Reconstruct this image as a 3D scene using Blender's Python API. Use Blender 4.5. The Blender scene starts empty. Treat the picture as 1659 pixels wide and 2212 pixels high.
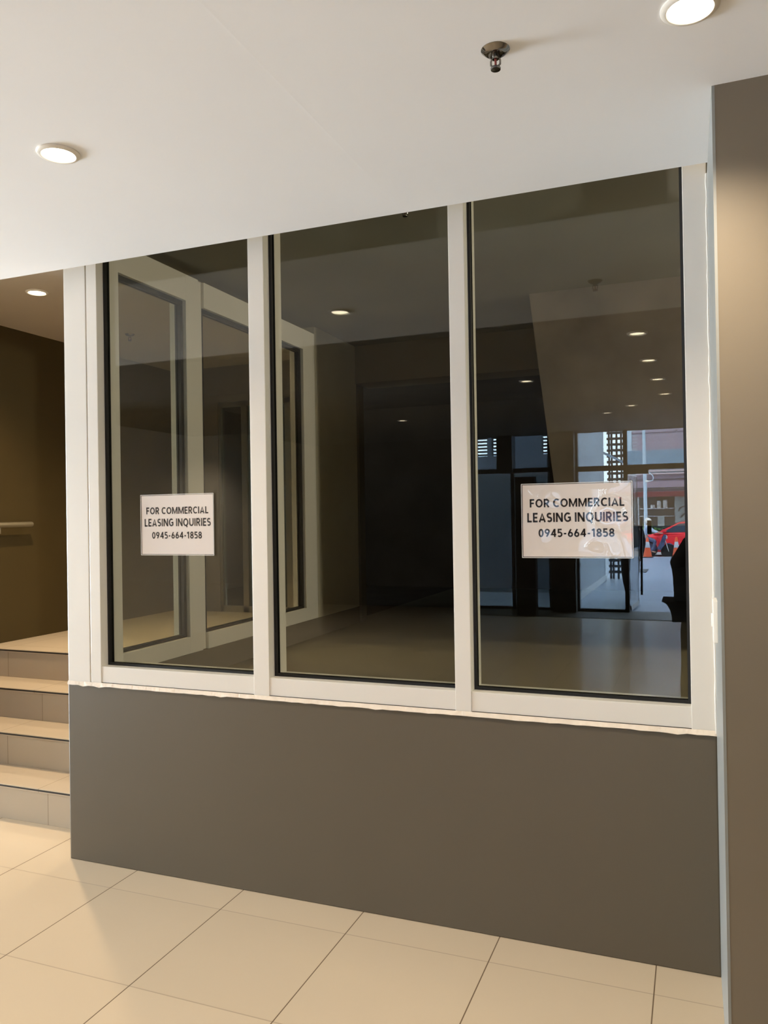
import bpy, bmesh, math, random
from mathutils import Vector, Matrix
random.seed(7)
SC = bpy.context.scene
COL = SC.collection
PI = math.pi

# ------------------------------------------------------------------ camera
YAW, PITCH, ROLL = 0.375, 0.0058, -0.0158
CAM = Vector((0, -3.1439, 1.71))
fw = Vector((-math.sin(YAW) * math.cos(PITCH), math.cos(YAW) * math.cos(PITCH), math.sin(PITCH)))
rt = Vector((math.cos(YAW), math.sin(YAW), 0))
up = rt.cross(fw)
rt2 = rt * math.cos(ROLL) + up * math.sin(ROLL)
up2 = up * math.cos(ROLL) - rt * math.sin(ROLL)
cd = bpy.data.cameras.new('camera')
cam = bpy.data.objects.new('camera', cd)
COL.objects.link(cam)
cam.matrix_world = Matrix(((rt2.x, up2.x, -fw.x, CAM.x), (rt2.y, up2.y, -fw.y, CAM.y), (rt2.z, up2.z, -fw.z, CAM.z), (0, 0, 0, 1)))
cd.sensor_fit = 'HORIZONTAL'
cd.sensor_width = 36
cd.lens = 1704.86 / 1659 * 36
cd.clip_start = 0.004
cd.clip_end = 300
SC.camera = cam

# ------------------------------------------------------------------ view, world, sun, daylight
SC.view_settings.view_transform = 'Standard'
SC.view_settings.look = 'None'
SC.view_settings.gamma = 1
SC.view_settings.exposure = 0.0
SC.view_settings.use_curve_mapping = False
SC.cycles.max_bounces = 12
SC.cycles.diffuse_bounces = 6
SC.cycles.glossy_bounces = 5
SC.cycles.transmission_bounces = 6
SC.cycles.transparent_max_bounces = 24
SC.cycles.use_denoising = True
SC.cycles.sample_clamp_indirect = 6.0
SC.cycles.caustics_reflective = False
SC.cycles.caustics_refractive = False

SKY_STRENGTH = 18.0
SUN_STRENGTH = 16.0
LAMP_W = 170.0
LAMP_COLOR = (1.0, 0.85, 0.66)
DAY_W = 1230.0
SHOP_W = 420.0

w = bpy.data.worlds.new('sky')
SC.world = w
w.use_nodes = True
bg = w.node_tree.nodes['Background']
bg.inputs['Color'].default_value = (0.66, 0.82, 1.0, 1)
bg.inputs['Strength'].default_value = SKY_STRENGTH

sd = bpy.data.lights.new('sun', 'SUN')
sd.energy = SUN_STRENGTH
sd.angle = 0.01
sd.color = (1, 0.95, 0.88)
sun = bpy.data.objects.new('sun', sd)
COL.objects.link(sun)
sun.location = (0, 0, 40)
sun.rotation_euler = Vector((0.25, -0.5, -0.85)).to_track_quat('-Z', 'Y').to_euler()

ad = bpy.data.lights.new('daylight', 'AREA')          # daylight entering by the opening at the left end of the lobby
ad.shape = 'RECTANGLE'
ad.size = 2.6
ad.size_y = 2.3
ad.energy = DAY_W
ad.color = (0.84, 0.93, 1.0)
al = bpy.data.objects.new('daylight', ad)
COL.objects.link(al)
al.location = (-11.25, -1.75, 1.15)
al.rotation_euler = Vector((1, 0, 0.75)).to_track_quat('-Z', 'Y').to_euler()

il = bpy.data.lights.new('shop_fill', 'POINT')                # added fill light for the shop interior, out of view to the right
il.energy = SHOP_W; il.color = (1.0, 0.90, 0.72); il.shadow_soft_size = .12
ilo = bpy.data.objects.new('shop_fill', il)
COL.objects.link(ilo)
ilo.location = (2.7, 1.95, 2.85)

# ------------------------------------------------------------------ helpers
def tag(o, label=None, cat=None, group=None, kind=None):
    if label: o['label'] = label
    if cat: o['category'] = cat
    if group: o['group'] = group
    if kind: o['kind'] = kind
    return o

def thing(name, loc, label, cat, group=None, kind=None, rz=0):
    o = bpy.data.objects.new(name, None)
    o.empty_display_size = 0.1
    COL.objects.link(o)
    o.location = loc
    o.rotation_euler = (0, 0, rz)
    return tag(o, label, cat, group, kind)

class MB:
    """collects shapes into one mesh; coordinates are world ones unless the parent is given at build"""
    def __init__(self):
        self.bm = bmesh.new()
    def box(self, x0, x1, y0, y1, z0, z1, bevel=0, seg=2):
        r = bmesh.ops.create_cube(self.bm, size=1)
        vs = r['verts']
        for v in vs:
            v.co = Vector((x0 + (v.co.x + .5) * (x1 - x0), y0 + (v.co.y + .5) * (y1 - y0), z0 + (v.co.z + .5) * (z1 - z0)))
        if bevel:
            es = list({e for v in vs for e in v.link_edges})
            bmesh.ops.bevel(self.bm, geom=es, offset=bevel, segments=seg, affect='EDGES', profile=0.6)
        return self
    def tube(self, pts, r, n=12, cap=True):
        pts = [Vector(p) for p in pts]
        rs = r if isinstance(r, (list, tuple)) else [r] * len(pts)
        rings = []
        prev = None
        for i, p in enumerate(pts):
            if i == 0: d = pts[1] - p
            elif i == len(pts) - 1: d = p - pts[i - 1]
            else: d = (pts[i + 1] - p).normalized() + (p - pts[i - 1]).normalized()
            d.normalize()
            if prev is None:
                a = Vector((0, 0, 1)) if abs(d.z) < .9 else Vector((1, 0, 0))
            else:
                a = prev
            u = (a - d * a.dot(d)).normalized()
            prev = u
            v = d.cross(u)
            rings.append([self.bm.verts.new(p + (u * math.cos(2 * PI * k / n) + v * math.sin(2 * PI * k / n)) * rs[i]) for k in range(n)])
        for a, b in zip(rings, rings[1:]):
            for k in range(n):
                self.bm.faces.new((a[k], a[(k + 1) % n], b[(k + 1) % n], b[k]))
        if cap:
            self.bm.faces.new(rings[0][::-1]); self.bm.faces.new(rings[-1])
        return self
    def lathe(self, prof, c, n=32, axis='Z'):
        """prof: list of (radius, height) turned about an axis through c"""
        c = Vector(c)
        rings = []
        for r, h in prof:
            ring = []
            for k in range(n):
                a = 2 * PI * k / n
                p = Vector((r * math.cos(a), r * math.sin(a), h))
                if axis == 'Y': p = Vector((p.x, p.z, p.y))
                if axis == 'X': p = Vector((p.z, p.x, p.y))
                ring.append(self.bm.verts.new(c + p))
            rings.append(ring)
        for a, b in zip(rings, rings[1:]):
            for k in range(n):
                self.bm.faces.new((a[k], a[(k + 1) % n], b[(k + 1) % n], b[k]))
        for ring in (rings[0], rings[-1]):
            if (ring[0].co - ring[n // 2].co).length > 1e-4:
                self.bm.faces.new(ring)
        return self
    def prism(self, poly, a, b, axis='Y'):
        """poly: 2-D outline; extruded along axis from a to b"""
        def P(u, v, t):
            return {'Y': (u, t, v), 'X': (t, u, v), 'Z': (u, v, t)}[axis]
        A = [self.bm.verts.new(P(u, v, a)) for u, v in poly]
        B = [self.bm.verts.new(P(u, v, b)) for u, v in poly]
        n = len(poly)
        self.bm.faces.new(A); self.bm.faces.new(B[::-1])
        for k in range(n):
            self.bm.faces.new((A[k], A[(k + 1) % n], B[(k + 1) % n], B[k]))
        return self
    def ball(self, c, r, n=12):
        rr = r if isinstance(r, (tuple, list)) else (r, r, r)
        x = bmesh.ops.create_uvsphere(self.bm, u_segments=n * 2, v_segments=n, radius=1)
        for v in x['verts']:
            v.co = Vector((c[0] + v.co.x * rr[0], c[1] + v.co.y * rr[1], c[2] + v.co.z * rr[2]))
        return self
    def build(self, name, mat, parent=None, smooth=False, world=True):
        bmesh.ops.recalc_face_normals(self.bm, faces=self.bm.faces)
        if parent is not None and world:
            inv = Matrix.Translation(-root_loc(parent))
            self.bm.transform(inv)
        me = bpy.data.meshes.new(name)
        self.bm.to_mesh(me); self.bm.free()
        me.materials.append(mat)
        o = bpy.data.objects.new(name, me)
        COL.objects.link(o)
        if parent is not None: o.parent = parent
        if smooth:
            for p in me.polygons: p.use_smooth = True
            try: me.set_sharp_from_angle(angle=math.radians(40))
            except Exception: pass
        return o

def root_loc(o):
    l = Vector((0, 0, 0))
    while o is not None:
        l = l + o.location
        o = o.parent
    return l

def mat(name, col, rough=0.5, spec=0.5, metal=0, var=0.0, vscale=3.0, bump=0.0, bscale=60.0, coat=0.0, emit=None, estr=0):
    m = bpy.data.materials.new(name)
    m.use_nodes = True
    nt = m.node_tree
    b = nt.nodes['Principled BSDF']
    b.inputs['Base Color'].default_value = (*col, 1)
    b.inputs['Roughness'].default_value = rough
    b.inputs['Specular IOR Level'].default_value = spec
    b.inputs['Metallic'].default_value = metal
    b.inputs['Coat Weight'].default_value = coat
    if emit:
        b.inputs['Emission Color'].default_value = (*emit, 1)
        b.inputs['Emission Strength'].default_value = estr
    geo = nt.nodes.new('ShaderNodeNewGeometry')
    if var:
        n = nt.nodes.new('ShaderNodeTexNoise')
        n.inputs['Scale'].default_value = vscale
        n.inputs['Detail'].default_value = 5
        nt.links.new(geo.outputs['Position'], n.inputs['Vector'])
        r = nt.nodes.new('ShaderNodeMapRange')
        r.inputs['From Min'].default_value = .3; r.inputs['From Max'].default_value = .7
        r.inputs['To Min'].default_value = 1 - var; r.inputs['To Max'].default_value = 1 + var
        nt.links.new(n.outputs['Fac'], r.inputs['Value'])
        mx = nt.nodes.new('ShaderNodeVectorMath'); mx.operation = 'SCALE'
        mx.inputs[0].default_value = col
        nt.links.new(r.outputs['Result'], mx.inputs['Scale'])
        nt.links.new(mx.outputs['Vector'], b.inputs['Base Color'])
    if bump:
        n = nt.nodes.new('ShaderNodeTexNoise')
        n.inputs['Scale'].default_value = bscale
        n.inputs['Detail'].default_value = 3
        nt.links.new(geo.outputs['Position'], n.inputs['Vector'])
        bp = nt.nodes.new('ShaderNodeBump')
        bp.inputs['Strength'].default_value = bump
        bp.inputs['Distance'].default_value = 0.01
        nt.links.new(n.outputs['Fac'], bp.inputs['Height'])
        nt.links.new(bp.outputs['Normal'], b.inputs['Normal'])
    return m

def tile_mat(name, col, x0, y0, sx, sy, grout, wx, wy, fx=1.0, fy=0.6, rough=0.16, axes='xy', var=0.025, spec=0.15):
    """square tiles: joints where (a-x0)/sx or (b-y0)/sy is whole; a,b are two world axes"""
    m = mat(name, col, rough, spec)
    nt = m.node_tree
    b = nt.nodes['Principled BSDF']
    geo = nt.nodes.new('ShaderNodeNewGeometry')
    sep = nt.nodes.new('ShaderNodeSeparateXYZ')
    nt.links.new(geo.outputs['Position'], sep.inputs[0])
    def M(op, a, c=None, clamp=False):
        n = nt.nodes.new('ShaderNodeMath'); n.operation = op; n.use_clamp = clamp
        for i, v in enumerate((a, c)):
            if v is None: continue
            if isinstance(v, (int, float)): n.inputs[i].default_value = v
            else: nt.links.new(v, n.inputs[i])
        return n.outputs[0]
    def joint(ax, o, s, wd):
        u = M('DIVIDE', M('SUBTRACT', sep.outputs[ax.upper()], o), s)
        d = M('ABSOLUTE', M('SUBTRACT', M('FRACT', M('ADD', u, .5)), .5))
        return u, M('LESS_THAN', d, wd / s / 2)
    u, jx = joint(axes[0], x0, sx, wx)
    v, jy = joint(axes[1], y0, sy, wy)
    j = M('MAXIMUM', M('MULTIPLY', jx, fx), M('MULTIPLY', jy, fy))
    cmb = nt.nodes.new('ShaderNodeCombineXYZ')
    nt.links.new(M('FLOOR', u), cmb.inputs[0]); nt.links.new(M('FLOOR', v), cmb.inputs[1])
    wn = nt.nodes.new('ShaderNodeTexWhiteNoise')
    nt.links.new(cmb.outputs[0], wn.inputs['Vector'])
    nz = nt.nodes.new('ShaderNodeTexNoise'); nz.inputs['Scale'].default_value = 2.2; nz.inputs['Detail'].default_value = 6
    nt.links.new(geo.outputs['Position'], nz.inputs['Vector'])
    s = M('ADD', M('MULTIPLY', M('SUBTRACT', wn.outputs['Value'], .5), var * 2), M('ADD', 1.0, M('MULTIPLY', M('SUBTRACT', nz.outputs['Fac'], .5), var * 2.5)))
    sc = nt.nodes.new('ShaderNodeVectorMath'); sc.operation = 'SCALE'; sc.inputs[0].default_value = col
    nt.links.new(s, sc.inputs['Scale'])
    mix = nt.nodes.new('ShaderNodeMix'); mix.data_type = 'RGBA'
    nt.links.new(j, mix.inputs['Factor'])
    nt.links.new(sc.outputs[0], mix.inputs[6]); mix.inputs[7].default_value = (*grout, 1)
    nt.links.new(mix.outputs[2], b.inputs['Base Color'])
    rr = M('ADD', rough, M('MULTIPLY', j, .5))
    nt.links.new(rr, b.inputs['Roughness'])
    return m

def glass_mat(name, tint, r0=0.045):
    """clear tinted architectural glass: straight transmission plus a mirror reflection that grows towards grazing"""
    m = bpy.data.materials.new(name)
    m.use_nodes = True
    nt = m.node_tree
    nt.nodes.clear()
    out = nt.nodes.new('ShaderNodeOutputMaterial')
    tr = nt.nodes.new('ShaderNodeBsdfTransparent'); tr.inputs['Color'].default_value = (*tint, 1)
    gl = nt.nodes.new('ShaderNodeBsdfGlossy'); gl.inputs['Roughness'].default_value = 0.0
    gl.inputs['Color'].default_value = (1, 1, 1, 1)
    lw = nt.nodes.new('ShaderNodeLayerWeight'); lw.inputs['Blend'].default_value = 0.5
    p = nt.nodes.new('ShaderNodeMath'); p.operation = 'POWER'; p.inputs[1].default_value = 5
    nt.links.new(lw.outputs['Facing'], p.inputs[0])
    q = nt.nodes.new('ShaderNodeMath'); q.operation = 'MULTIPLY_ADD'; q.inputs[1].default_value = 1 - r0; q.inputs[2].default_value = r0
    nt.links.new(p.outputs[0], q.inputs[0])
    mx = nt.nodes.new('ShaderNodeMixShader')
    nt.links.new(q.outputs[0], mx.inputs[0])
    nt.links.new(tr.outputs[0], mx.inputs[1]); nt.links.new(gl.outputs[0], mx.inputs[2])
    nt.links.new(mx.outputs[0], out.inputs['Surface'])
    return m

# ------------------------------------------------------------------ materials
M_ceil = mat('white_ceiling_paint', (0.88, 0.895, 0.915), .75, .3, var=.012, vscale=1.5, bump=.03, bscale=25)
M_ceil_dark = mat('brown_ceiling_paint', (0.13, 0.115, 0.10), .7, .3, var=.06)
M_ceil_warm = mat('landing_ceiling_paint', (0.46, 0.40, 0.32), .7, .3, var=.02)
M_taupe = mat('taupe_wall_paint', (0.112, 0.091, 0.063), .42, .4, var=.03, vscale=1.2, bump=.02, bscale=40)
M_pil = mat('brown_pilaster_paint', (0.205, 0.168, 0.118), .5, .4, var=.05, vscale=1.0, bump=.03, bscale=18)
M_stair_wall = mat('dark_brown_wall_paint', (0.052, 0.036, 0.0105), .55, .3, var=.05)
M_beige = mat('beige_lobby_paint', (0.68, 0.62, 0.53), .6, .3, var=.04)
M_landing = mat('lightened_landing_wall', (0.17, 0.15, 0.125), .5, .4, var=.03)  # rear stair wall lightened, the glass reflection put into its colour
M_dark = mat('dark_wall_paint', (0.05, 0.045, 0.04), .6, .3, var=.1)
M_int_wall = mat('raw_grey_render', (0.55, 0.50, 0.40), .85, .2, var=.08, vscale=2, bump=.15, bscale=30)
M_int_low = mat('shaded_low_wall', (0.13, 0.115, 0.09), .9, .2, var=.08, vscale=2)  # darker than the wall above, its shade put into the colour
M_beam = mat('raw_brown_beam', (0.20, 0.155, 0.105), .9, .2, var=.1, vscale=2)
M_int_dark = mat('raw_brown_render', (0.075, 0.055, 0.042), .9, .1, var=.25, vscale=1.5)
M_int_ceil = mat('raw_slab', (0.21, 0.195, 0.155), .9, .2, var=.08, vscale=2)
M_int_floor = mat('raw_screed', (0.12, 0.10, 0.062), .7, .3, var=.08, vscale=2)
M_frame = mat('white_powder_coat', (0.735, 0.70, 0.64), .32, .5, var=.012, vscale=2)
M_edge = mat('light_grey_paint', (0.28, 0.285, 0.265), .4, .45, var=.05, vscale=3, bump=.08, bscale=14)
M_seal = mat('cream_sealant', (0.80, 0.70, 0.58), .6, .3, var=.07, vscale=14, bump=.4, bscale=50)
M_gasket = mat('black_rubber', (0.008, 0.007, 0.006), .5, .4)
M_glass = glass_mat('tinted_glass', (0.80, 0.815, 0.77))
M_glass2 = glass_mat('tinted_side_glass', (0.83, 0.84, 0.80), .035)
M_clear = glass_mat('clear_glass', (0.95, 0.97, 0.96), .03)
FX0, FD1 = -2.5635, 0.1887
M_floor = tile_mat('cream_floor_tile', (0.58, 0.475, 0.345), FX0, -FD1, .6, .6, (0.13, 0.085, 0.05), .0045, .005, .95, .42, .2)
M_tread = tile_mat('cream_tread_tile', (0.49, 0.405, 0.30), FX0 + .28, 1.155, .6, .6, (0.2, 0.14, 0.08), .004, .004, .6, .4, .3)
M_riser = tile_mat('cream_riser_tile', (0.42, 0.345, 0.255), -3.42, 0.0, .6, .2, (0.16, 0.12, 0.08), .004, .003, .7, .3, .35, axes='xz')
M_black = mat('black_strip', (0.02, 0.016, 0.012), .5, .3)
M_steel = mat('brushed_steel', (0.55, 0.53, 0.48), .3, .5, 1)
M_rail = mat('dull_brass_rail', (0.20, 0.175, 0.12), .45, .4, .5)
M_chrome = mat('dark_chrome', (0.24, 0.225, 0.21), .14, .5, 1)
M_white = mat('white_plastic', (0.82, 0.80, 0.75), .35, .5)
M_ring = mat('white_lamp_trim', (0.80, 0.76, 0.68), .3, .5)
M_diff = mat('lamp_diffuser', (0.9, 0.85, 0.75), .5, .3, emit=(1.0, 0.86, 0.62), estr=14)
M_paper = mat('white_paper', (0.80, 0.735, 0.695), .6, .3)
M_ink = mat('black_ink', (0.022, 0.018, 0.018), .5, .3)

def sleeve_mat():
    """clear plastic film: mostly see-through, with a wrinkled shiny surface"""
    m = glass_mat('clear_plastic_sleeve', (0.985, 0.985, 0.985), .045)
    nt = m.node_tree
    gl = [n for n in nt.nodes if n.type == 'BSDF_GLOSSY'][0]
    gl.inputs['Roughness'].default_value = .0
    geo = nt.nodes.new('ShaderNodeNewGeometry')
    n = nt.nodes.new('ShaderNodeTexNoise'); n.inputs['Scale'].default_value = 5; n.inputs['Detail'].default_value = 0.5; n.inputs['Distortion'].default_value = 1.2
    nt.links.new(geo.outputs['Position'], n.inputs['Vector'])
    b = nt.nodes.new('ShaderNodeBump'); b.inputs['Strength'].default_value = .04; b.inputs['Distance'].default_value = .02
    nt.links.new(n.outputs['Fac'], b.inputs['Height'])
    nt.links.new(b.outputs['Normal'], gl.inputs['Normal'])
    return m
M_sleeve = sleeve_mat()
M_film = mat('shiny_film_edge', (0.72, 0.70, 0.69), .12, .7)

# ------------------------------------------------------------------ shell of the lobby
S = 'structure'
def struct(o, label, cat): return tag(o, label, cat, None, S)

struct(MB().box(-11.6, 7.6, -10.99, .302, -.12, 0).build('floor', M_floor), 'cream square floor tiles with thin dark joints in the lobby', 'floor')

b = MB()                                                  # soffit with a faint taped joint running front to back
zc = 2.9554
b.box(-11.6, 7.6, -1.84, -.1, zc, 3.19)
b.prism([(-1.125, zc + .001), (-1.085, zc - .0002), (-1.045, zc + .001)], -1.84, -.1, 'Y')
struct(b.build('ceiling', M_ceil), 'smooth white painted lobby ceiling ending just before the shop window', 'ceiling')
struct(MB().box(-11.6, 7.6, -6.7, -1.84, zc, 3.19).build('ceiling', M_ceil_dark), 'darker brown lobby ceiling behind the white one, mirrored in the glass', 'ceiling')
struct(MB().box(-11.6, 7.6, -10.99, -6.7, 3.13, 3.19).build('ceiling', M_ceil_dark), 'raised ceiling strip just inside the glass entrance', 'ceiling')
struct(MB().box(-2.975, 2.6, -.1, .2, 3.2, 3.3).build('trim_1', M_ceil_warm), 'narrow slot above the shop window head', 'trim')

ZS = 0.885
b = MB().box(-2.978, .063, 0, .16, 0, ZS, .006)
struct(b.build('wall_front', M_taupe), 'low taupe painted wall under the white framed shop window', 'wall')

# pilaster at the right: brown face and the light grey edge face towards the window
b = MB().box(.073, 7.6, -.643, .30, 0, zc)
struct(b.build('wall_right', M_pil), 'brown painted pilaster face at the right edge, lit from above', 'wall')
b = MB()
n = 40
rnd = random.Random(3)
pl = [(.0625 + rnd.uniform(-.0008, .0008), -.6, ) for _ in range(n)]
b.prism([(.0622, 0.17), (.0622, 0.0), (.0645, -.35), (.0665, -.6435), (.0745, -.6435), (.0745, .17)], 0, zc - .0005, 'Z')
struct(b.build('trim_2', M_edge), 'light grey painted edge of the pilaster beside the window', 'trim')
# bead of white caulk between frame and pilaster edge
b = MB()
zz = [ZS + (zc - ZS) * k / 60 for k in range(61)]
b.tube([(.0605 + rnd.uniform(-.0012, .0012), -.004 + rnd.uniform(-.001, .001), z) for z in zz], [.0042 + rnd.uniform(-.0012, .0014) for _ in zz], 6)
b.build('caulk_bead', M_frame, None)
struct(bpy.data.objects['caulk_bead'], 'thin uneven bead of white caulk between frame and pilaster edge', 'trim').name = 'trim_3'

# lobby side and rear walls (seen only as reflections)
b = MB(); b.box(7.0, 7.2, -10.9, -.643, 0, 3.19)
struct(b.build('wall_right', M_beige), 'beige lobby end wall far right of the window', 'wall')
b = MB()
b.box(-7.2, -7.0, -10.9, -3.2, 0, 3.19)
b.box(-11.2, -7.2, -3.4, -3.2, 0, 3.19)
b.box(-11.2, -11.0, -3.2, .3, 2.5, 3.19)
b.box(-11.2, -11.0, -.25, .3, 0, 2.5)
struct(b.build('wall_left', M_beige), 'beige lobby end wall with a wide daylight opening', 'wall')
struct(MB().box(-11.2, -4.89, 0, .15, 0, 3.19).build('wall_front', M_taupe), 'taupe wall left of the stairs', 'wall')

# ------------------------------------------------------------------ stairs and landing
XL = -4.89
ys = [.302, .585, .87, 1.155]
st = thing('stairs', (-3.93, .302, 0), 'four cream tiled steps with black nosing lines up to the landing', 'stairs', None, S)
for k, y in enumerate(ys):
    y2 = ys[k + 1] if k < 3 else 1.30
    z = .2 * (k + 1)
    b = MB().box(XL, -2.979, y, y2 + .02, z - .2 if k else 0, z - .022)
    b.build('riser', M_riser, st)
    if k < 3:
        t = MB().box(XL, -2.979, y - .006, y2 + .006, z - .022, z, .003).build('tread', M_tread, st)
    else:
        t = MB().box(XL, -2.979, y - .006, 1.3, z - .022, z, .003).build('tread', M_tread, st)
    MB().box(XL, -2.979, y - .0075, y - .004, z - .014, z - .005).build('nosing_strip', M_black, st)
struct(MB().box(XL, -2.975, 1.3, 3.5, .6, .8).build('floor', M_tread), 'cream tiled landing at the top of the steps', 'floor')
struct(MB().box(XL, -2.975, -.1, 3.5, 3.21, 3.3).build('ceiling', M_ceil_warm), 'warm lit landing ceiling above the steps', 'ceiling')
struct(MB().box(XL - .15, XL, 2.18, 3.65, 0, 3.3).build('wall_left', M_landing), 'rear part of the stair wall, coloured lighter for the glass reflection over it', 'wall')
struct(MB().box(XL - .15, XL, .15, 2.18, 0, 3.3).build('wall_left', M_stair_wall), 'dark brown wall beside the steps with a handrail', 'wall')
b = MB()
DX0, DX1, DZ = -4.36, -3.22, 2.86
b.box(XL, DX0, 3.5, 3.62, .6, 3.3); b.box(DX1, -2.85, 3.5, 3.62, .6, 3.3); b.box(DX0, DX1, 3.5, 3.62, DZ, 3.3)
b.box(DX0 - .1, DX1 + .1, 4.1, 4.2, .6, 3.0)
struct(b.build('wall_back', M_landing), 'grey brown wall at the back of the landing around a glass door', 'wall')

d = thing('door_1', (-3.79, 3.52, .8), 'dark glass door with bright metal edges at the back of the landing', 'door', None, S)
b = MB()
for x0, x1 in ((DX0, DX0 + .03), (DX1 - .05, DX1), (-4.10, -4.04), (-3.62, -3.55)):
    b.box(x0, x1, 3.505, 3.545, .8, DZ)
b.box(DX0, DX1, 3.505, 3.545, .8, .86); b.box(DX0, DX1, 3.505, 3.545, DZ - .05, DZ)
b.build('door_frame', M_steel, d)
for x0, x1 in ((DX0 + .03, -4.10), (-4.04, -3.62), (-3.55, DX1 - .05)):
    MB().box(x0, x1, 3.52, 3.53, .86, DZ - .05).build('pane', M_glass, d)
MB().tube([(-3.516, 3.46, 1.2), (-3.516, 3.46, 2.42)], .014).tube([(-3.516, 3.46, 1.3), (-3.516, 3.52, 1.3)], .01).tube([(-3.516, 3.46, 2.3), (-3.516, 3.52, 2.3)], .01).build('door_handle', M_steel, d, True)

h = thing('handrail', (XL + .07, 1.0, .8), 'thin metal handrail on the dark brown stair wall', 'handrail')
MB().tube([(XL + .07, .15, .98), (XL + .07, 1.1, 1.655), (XL + .07, 1.16, 1.69), (XL + .07, 1.585, 1.693)], .021).build('rail', M_rail, h, True)
for y, z in ((1.28, 1.692), (.45, 1.195)):
    MB().tube([(XL + .07, y, z), (XL + .07, y, z - .06), (XL, y, z - .07)], .009).lathe([(.03, 0), (.03, .006)], (XL, y, z - .07), 16, 'X').build('bracket', M_rail, h, True)

# ------------------------------------------------------------------ shop window
GY = .072
win = thing('window_1', (-1.45, .08, ZS), 'three bay white framed shop window above the low taupe wall', 'window', None, S)
ZB, ZR, ZT = .905, .985, 3.17
XP = [(-2.829, -2.765), (-1.892, -1.81), (-.934, -.865), (-.024, .0595)]
MB().box(-2.973, -2.834, -.001, .165, ZB - .015, ZT, .003).build('corner_post', M_frame, win)
MB().box(-2.834, -2.829, .006, .16, ZB, ZT).build('post_groove', M_seal, win)
for i, (a, c) in enumerate(XP):
    MB().box(a, c, 0, .165, ZB - .004, ZT, .0025).build('jamb' if i in (0, 3) else 'mullion', M_frame, win)
for (a, c) in zip(XP, XP[1:]):
    x0, x1 = a[1], c[0]
    MB().box(x0, x1, .003, .165, ZB, ZR, .002).build('bottom_rail', M_frame, win)
    MB().box(x0, x1, .003, .165, ZT - .06, ZT, .002).build('top_rail', M_frame, win)
    g = MB()
    for ya, yb in ((GY - .022, GY - .006), (GY + .006, GY + .012)):
        t = .011
        g.box(x0, x0 + t, ya, yb, ZR, ZT - .06); g.box(x1 - t, x1, ya, yb, ZR, ZT - .06)
        g.box(x0 + t, x1 - t, ya, yb, ZR, ZR + t); g.box(x0 + t, x1 - t, ya, yb, ZT - .06 - t, ZT - .06)
    g.build('gasket', M_gasket, win)
    MB().box(x0 + .001, x1 - .001, GY - .004, GY + .004, ZR + .001, ZT - .061).build('pane', M_glass, win)
# cream sealant ledge under the frame, with an uneven lower edge
b = MB()
N = 90
top, bot, bot2 = [], [], []
for k in range(N + 1):
    x = -2.975 + (0.062 + 2.975) * k / N
    e = ZS + .001 + max(-.0035, rnd.gauss(0, .0009)) - (.0035 if rnd.random() < .08 else 0)
    top.append(b.bm.verts.new((x, -.0015, ZB - .001)))
    bot.append(b.bm.verts.new((x, -.0095 + rnd.uniform(-.001, .001), e)))
    bot2.append(b.bm.verts.new((x, .03, e)))
for k in range(N):
    b.bm.faces.new((top[k], top[k + 1], bot[k + 1], bot[k]))
    b.bm.faces.new((bot[k], bot[k + 1], bot2[k + 1], bot2[k]))
struct(b.build('trim_4', M_seal), 'uneven cream sealant strip along the top of the low wall', 'trim')

# side glazing between shop and landing
sw = thing('window_2', (-2.91, 1.35, .8), 'white framed side window between the empty shop and the landing', 'window', None, S)
SX0, SX1 = -2.97, -2.85
posts = [(.165, .25), (.87, 1.0), (1.80, 2.0), (2.41, 2.61)]
for y0, y1 in posts:
    MB().box(SX0, SX1, y0, y1, .9, 3.2, .002).build('mullion', M_frame, sw)
MB().box(SX0 + .03, SX1 - .02, 1.0, 1.06, .9, 3.2, .002).build('mullion_step', M_frame, sw)
for (a, c) in ((.25, .87), (1.06, 1.80), (2.0, 2.41)):
    MB().box(SX0, SX1, a, c, .9, 1.0, .002).build('bottom_rail', M_frame, sw)
    MB().box(SX0, SX1, a, c, 3.04, 3.2, .002).build('top_rail', M_frame, sw)
    g = MB()
    for xa, xb in ((-2.915, -2.905), (-2.895, -2.875)):
        g.box(xa, xb, a, a + .02, 1.0, 3.04); g.box(xa, xb, c - .025, c, 1.0, 3.04)
        g.box(xa, xb, a + .02, c - .025, 1.0, 1.016); g.box(xa, xb, a + .02, c - .025, 3.015, 3.04)
    g.build('gasket', M_gasket, sw)
    MB().box(-2.904, -2.896, a + .001, c - .001, 1.001, 3.039).build('pane', M_glass2, sw)

# ------------------------------------------------------------------ empty shop interior
struct(MB().box(-2.98, 3.2, .16, 7.2, .55, .75).build('floor', M_int_floor), 'bare screed floor inside the empty shop', 'floor')
struct(MB().box(-2.975, -2.85, .165, 3.45, 0, .899).build('wall_left', M_int_low), 'low wall under the side window inside the shop', 'wall')
struct(MB().box(-2.975, -2.85, 2.612, 3.45, .9, 3.3).build('wall_left', M_int_wall), 'bare grey wall stub past the side window', 'wall')
struct(MB().box(-2.98, 3.2, .2, 3.5, 3.26, 3.3).build('ceiling', M_int_ceil), 'unfinished ceiling of the empty shop', 'ceiling')
struct(MB().box(-2.85, 3.2, 3.43, 3.75, 2.92, 3.26).build('wall_back', M_beam), 'raw header beam across the back of the shop', 'wall')
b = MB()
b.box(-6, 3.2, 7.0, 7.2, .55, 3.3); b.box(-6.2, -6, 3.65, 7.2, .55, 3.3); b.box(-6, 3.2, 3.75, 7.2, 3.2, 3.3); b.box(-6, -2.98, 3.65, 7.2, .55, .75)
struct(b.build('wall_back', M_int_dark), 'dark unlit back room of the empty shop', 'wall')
struct(MB().box(3.05, 3.2, .2, 7.0, .55, 3.3).build('wall_right', M_int_dark), 'dark side wall deep inside the shop', 'wall')
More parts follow.
